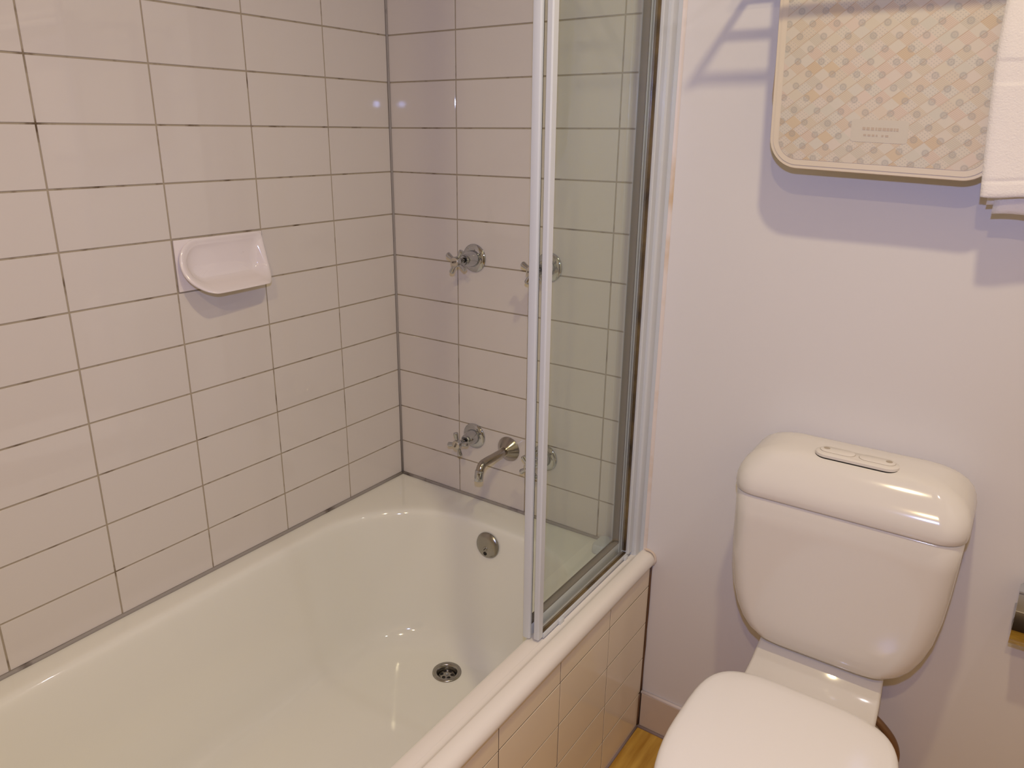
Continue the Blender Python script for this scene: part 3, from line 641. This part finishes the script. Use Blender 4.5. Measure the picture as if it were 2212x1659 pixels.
def mat_grid(name, inset, t0, t1, nu=26, nv=60, rad=0.045, v1=ML):
    """rounded-corner sheet as closed slab between offsets t0 and t1"""
    V = []; F = []; UV = []
    hw = MW / 2 - inset; r = rad - inset
    for j in range(nv + 1):
        k1_ = nv // 3; fr_ = 0.085
        tt = fr_ * (1 - math.cos(PI / 2 * j / k1_)) if j < k1_ else (1 - fr_ * (1 - math.cos(PI / 2 * (nv - j) / k1_)) if j > nv - k1_ else fr_ + (1 - 2 * fr_) * (j - k1_) / (nv - 2 * k1_))
        v = inset + (v1 - 2 * inset) * tt
        d = min(v - inset, v1 - inset - v)
        half = hw if d >= r else hw - r + math.sqrt(max(0, r * r - (r - d) ** 2))
        for i in range(nu + 1):
            u = -half + 2 * half * i / nu
            V.append(mat_pt(u, v, t0)); UV.append((u, v))
    nA = len(V)
    for k in range(nA):
        u, v = UV[k]; V.append(mat_pt(u, v, t1))
    W = nu + 1
    for j in range(nv):
        for i in range(nu):
            a, b, c, d = j * W + i, j * W + i + 1, (j + 1) * W + i + 1, (j + 1) * W + i
            F.append((a, b, c, d)); F.append((nA + d, nA + c, nA + b, nA + a))
    per = [i for i in range(W)] + [j * W + nu for j in range(1, nv + 1)] + [nv * W + i for i in range(nu - 1, -1, -1)] + [j * W for j in range(nv - 1, 0, -1)]
    for k in range(len(per)):
        a, b = per[k], per[(k + 1) % len(per)]; F.append((a, nA + a, nA + b, b))
    me = fix(mesh(name, V, F)); ul = me.uv_layers.new(name='UVMap')
    for l in me.loops:
        ul.data[l.index].uv = UV[l.vertex_index % nA]
    return me
o = obj('mat_edge', mat_grid('mat_edge', 0.0, -0.0025, 0.0012, nv=120), mt, M_MATE); shade_auto(o, 50)
o = obj('mat_border', mat_grid('mat_border', 0.0010, 0.0010, 0.0042, nv=120), mt, M_MATR); shade_auto(o, 60)
o = obj('mat_border', mat_grid('mat_border', 0.0060, 0.0040, 0.0054, nv=120, rad=0.045), mt, M_MATR); shade_auto(o, 60)
o = obj('mat_field', mat_grid('mat_field', 0.0145, 0.0052, 0.0060, nv=120, rad=0.045), mt, M_MAT); shade_auto(o, 60)
# pale label patch with faint print
def patch(name, u0, u1, v0, v1, off, m, parent, r=0.004):
    pts = rrect(u0, u1, v0, v1, r, 4) if r else [(u0, v0), (u1, v0), (u1, v1), (u0, v1)]
    rings = [[mat_pt(u, v, off) for u, v in pts], [mat_pt(u, v, off + 0.0006) for u, v in pts]]
    return obj(name, fix(loft(name, rings)), parent, m)
lb = patch('label_patch', -0.038, 0.040, 0.046, 0.078, 0.0058, M_PATCH, mt)
random.seed(5)
uu = -0.022
while uu < 0.026:
    wd = random.uniform(0.0022, 0.0048); patch('print_mark', uu, uu + wd, 0.0630, 0.0672, 0.0062, M_PMARK, lb, 0); uu += wd + random.uniform(0.0008, 0.002)
uu = -0.020
while uu < 0.018:
    wd = random.uniform(0.0022, 0.0042); patch('print_mark', uu, uu + wd, 0.0545, 0.0572, 0.0062, M_PMARK, lb, 0); uu += wd + random.uniform(0.0015, 0.006)

# ------------------------------------------------------------------ towels
M_TOWEL = mat('white_terry', srgb(240, 233, 229), 0.95, sheen=0.3)
def terry(M):
    nt = M.node_tree; n = nt.nodes; L = nt.links; p = n['Principled BSDF']
    tc = n.new('ShaderNodeTexCoord'); nz = n.new('ShaderNodeTexNoise'); nz.inputs['Scale'].default_value = 420; nz.inputs['Detail'].default_value = 3
    nz2 = n.new('ShaderNodeTexNoise'); nz2.inputs['Scale'].default_value = 60; nz2.inputs['Detail'].default_value = 3
    ad = n.new('ShaderNodeMath'); ad.operation = 'ADD'
    b = n.new('ShaderNodeBump'); b.inputs['Strength'].default_value = 0.5; b.inputs['Distance'].default_value = 0.0015
    L.new(tc.outputs['Object'], nz.inputs['Vector']); L.new(tc.outputs['Object'], nz2.inputs['Vector']); L.new(nz.outputs[0], ad.inputs[0]); L.new(nz2.outputs[0], ad.inputs[1]); L.new(ad.outputs[0], b.inputs['Height']); L.new(b.outputs[0], p.inputs['Normal'])
terry(M_TOWEL)
M_HEM = mat('flat_woven_band', srgb(244, 234, 226), 0.8)
M_STITCH = mat('grey_stitching', srgb(196, 186, 178), 0.8)
def towel_layer(name, x0, x1, zb, ztop, y, thick, m, parent, flare=0.0, nx=20, nz=44, wav=0.004, ph=0.0, hem=True):
    V = []; F = []
    prof = []
    for j in range(nz + 1):
        t = j / nz; prof.append((zb + (ztop - zb) * t, t))
    W = nx + 1
    for side in (0, 1):
        for z, t in prof:
            for i in range(nx + 1):
                s = i / nx
                xl = x0 - flare * (1 - min(1, t * 1.6)) ** 1.5
                x = xl + (x1 - xl) * s
                yy = y + wav * math.sin(x * 30 + ph) * (1 - t) + 0.003 * math.sin(z * 20 + ph)
                edge = min(1, s / 0.06, (1 - s) / 0.06) ** 0.5
                low = min(1, (t + 0.004) / 0.02) ** 0.5
                th = thick * (0.35 + 0.65 * edge * low)
                if hem and 0.148 < (z - zb) + 0.0 < 0.178: th *= 0.80
                if abs((z - zb) - 0.022) < 0.0022: th *= 0.80
                V.append((x, yy - th if side == 0 else yy + th * 0.6, z + 0.0015 * math.sin(x * 70 + ph) * (1 - t)))
    n1 = W * (nz + 1)
    for j in range(nz):
        for i in range(nx):
            a, b, c, d = j * W + i, j * W + i + 1, (j + 1) * W + i + 1, (j + 1) * W + i
            F.append((a, b, c, d)); F.append((n1 + d, n1 + c, n1 + b, n1 + a))
    per = [i for i in range(W)] + [j * W + nx for j in range(1, nz + 1)] + [nz * W + i for i in range(nx - 1, -1, -1)] + [j * W for j in range(nz - 1, 0, -1)]
    for k in range(len(per)):
        a, b = per[k], per[(k + 1) % len(per)]; F.append((a, n1 + a, n1 + b, b))
    return obj(name, fix(mesh(name, V, F)), parent, m, True)
tw = thing('hand_towel', 'white terry hand towel hanging at the right edge, beside the beige mat', 'towel', (1.30, -0.079, 1.615))
def TW(o): P(o, tw); return o
TW(towel_layer('front_layer', 1.2070, 1.46, 1.2640, 1.612, -0.1050, 0.0070, M_TOWEL, None, flare=-0.0150, nz=150, nx=40))
TW(towel_layer('rear_layer', 1.2420, 1.46, 1.2390, 1.612, -0.0860, 0.0055, M_TOWEL, None, flare=0.004, nz=60, ph=1.3, hem=False, wav=0.002))
TW(towel_layer('rear_layer', 1.2330, 1.46, 1.2500, 1.612, -0.0740, 0.0040, M_TOWEL, None, flare=0.004, nz=60, ph=2.0, hem=False, wav=0.002))
fold = [(-0.1085, 1.604), (-0.1075, 1.616), (-0.100, 1.6260), (-0.088, 1.6300), (-0.076, 1.6285), (-0.067, 1.622), (-0.0655, 1.600), (-0.0695, 1.600), (-0.0715, 1.6150), (-0.079, 1.6222), (-0.088, 1.6225), (-0.0955, 1.6160), (-0.0965, 1.604)]
TW(obj('top_fold', fix(loft('top_fold', [[(x, y, z) for y, z in fold] for x in (1.2270, 1.30, 1.40, 1.459)])), None, M_TOWEL, True))
# folded towels lying on the rack; their shadow falls on the mat
t3 = thing('folded_towel', 'folded white towel lying on top of the towel rack', 'towel', (1.24, -0.165, 1.622))
bm = bmesh.new(); add_box(bm, (-0.185, -0.052, 0.000), (0.20, 0.028, 0.022), 0.010, 3); o = obj('lower_fold', from_bm('lower_fold', bm), t3, M_TOWEL, True)
bm = bmesh.new(); add_box(bm, (-0.181, -0.050, 0.023), (0.196, 0.026, 0.045), 0.010, 3); o = obj('upper_fold', from_bm('upper_fold', bm), t3, M_TOWEL, True)

# ------------------------------------------------------------------ ceiling light fittings (above the frame)
M_BULB = bpy.data.materials.new('lit_diffuser'); M_BULB.use_nodes = True
e = M_BULB.node_tree.nodes['Principled BSDF']; e.inputs['Emission Color'].default_value = (1, 0.72, 0.45, 1); e.inputs['Emission Strength'].default_value = 6.0; e.inputs['Base Color'].default_value = (1, .9, .8, 1)
for (x, y), lab in (((1.17, -0.76), 'recessed ceiling downlight above the toilet'), ((1.66, -0.33), 'recessed ceiling downlight in the right back corner'), ((1.30, -1.75), 'added ceiling fitting for the unseen rear fill lamp')):
    d = thing('ceiling_light', lab, 'light', (x, y, ZC))  # the third fitting goes with the added rear fill
    obj('trim_ring', lathe('trim_ring', [(-0.0005, 0.055), (-0.006, 0.052), (-0.008, 0.044), (-0.0010, 0.040)], 'z', 32), d, M_FRAME, True)
bpy.context.view_layer.update()
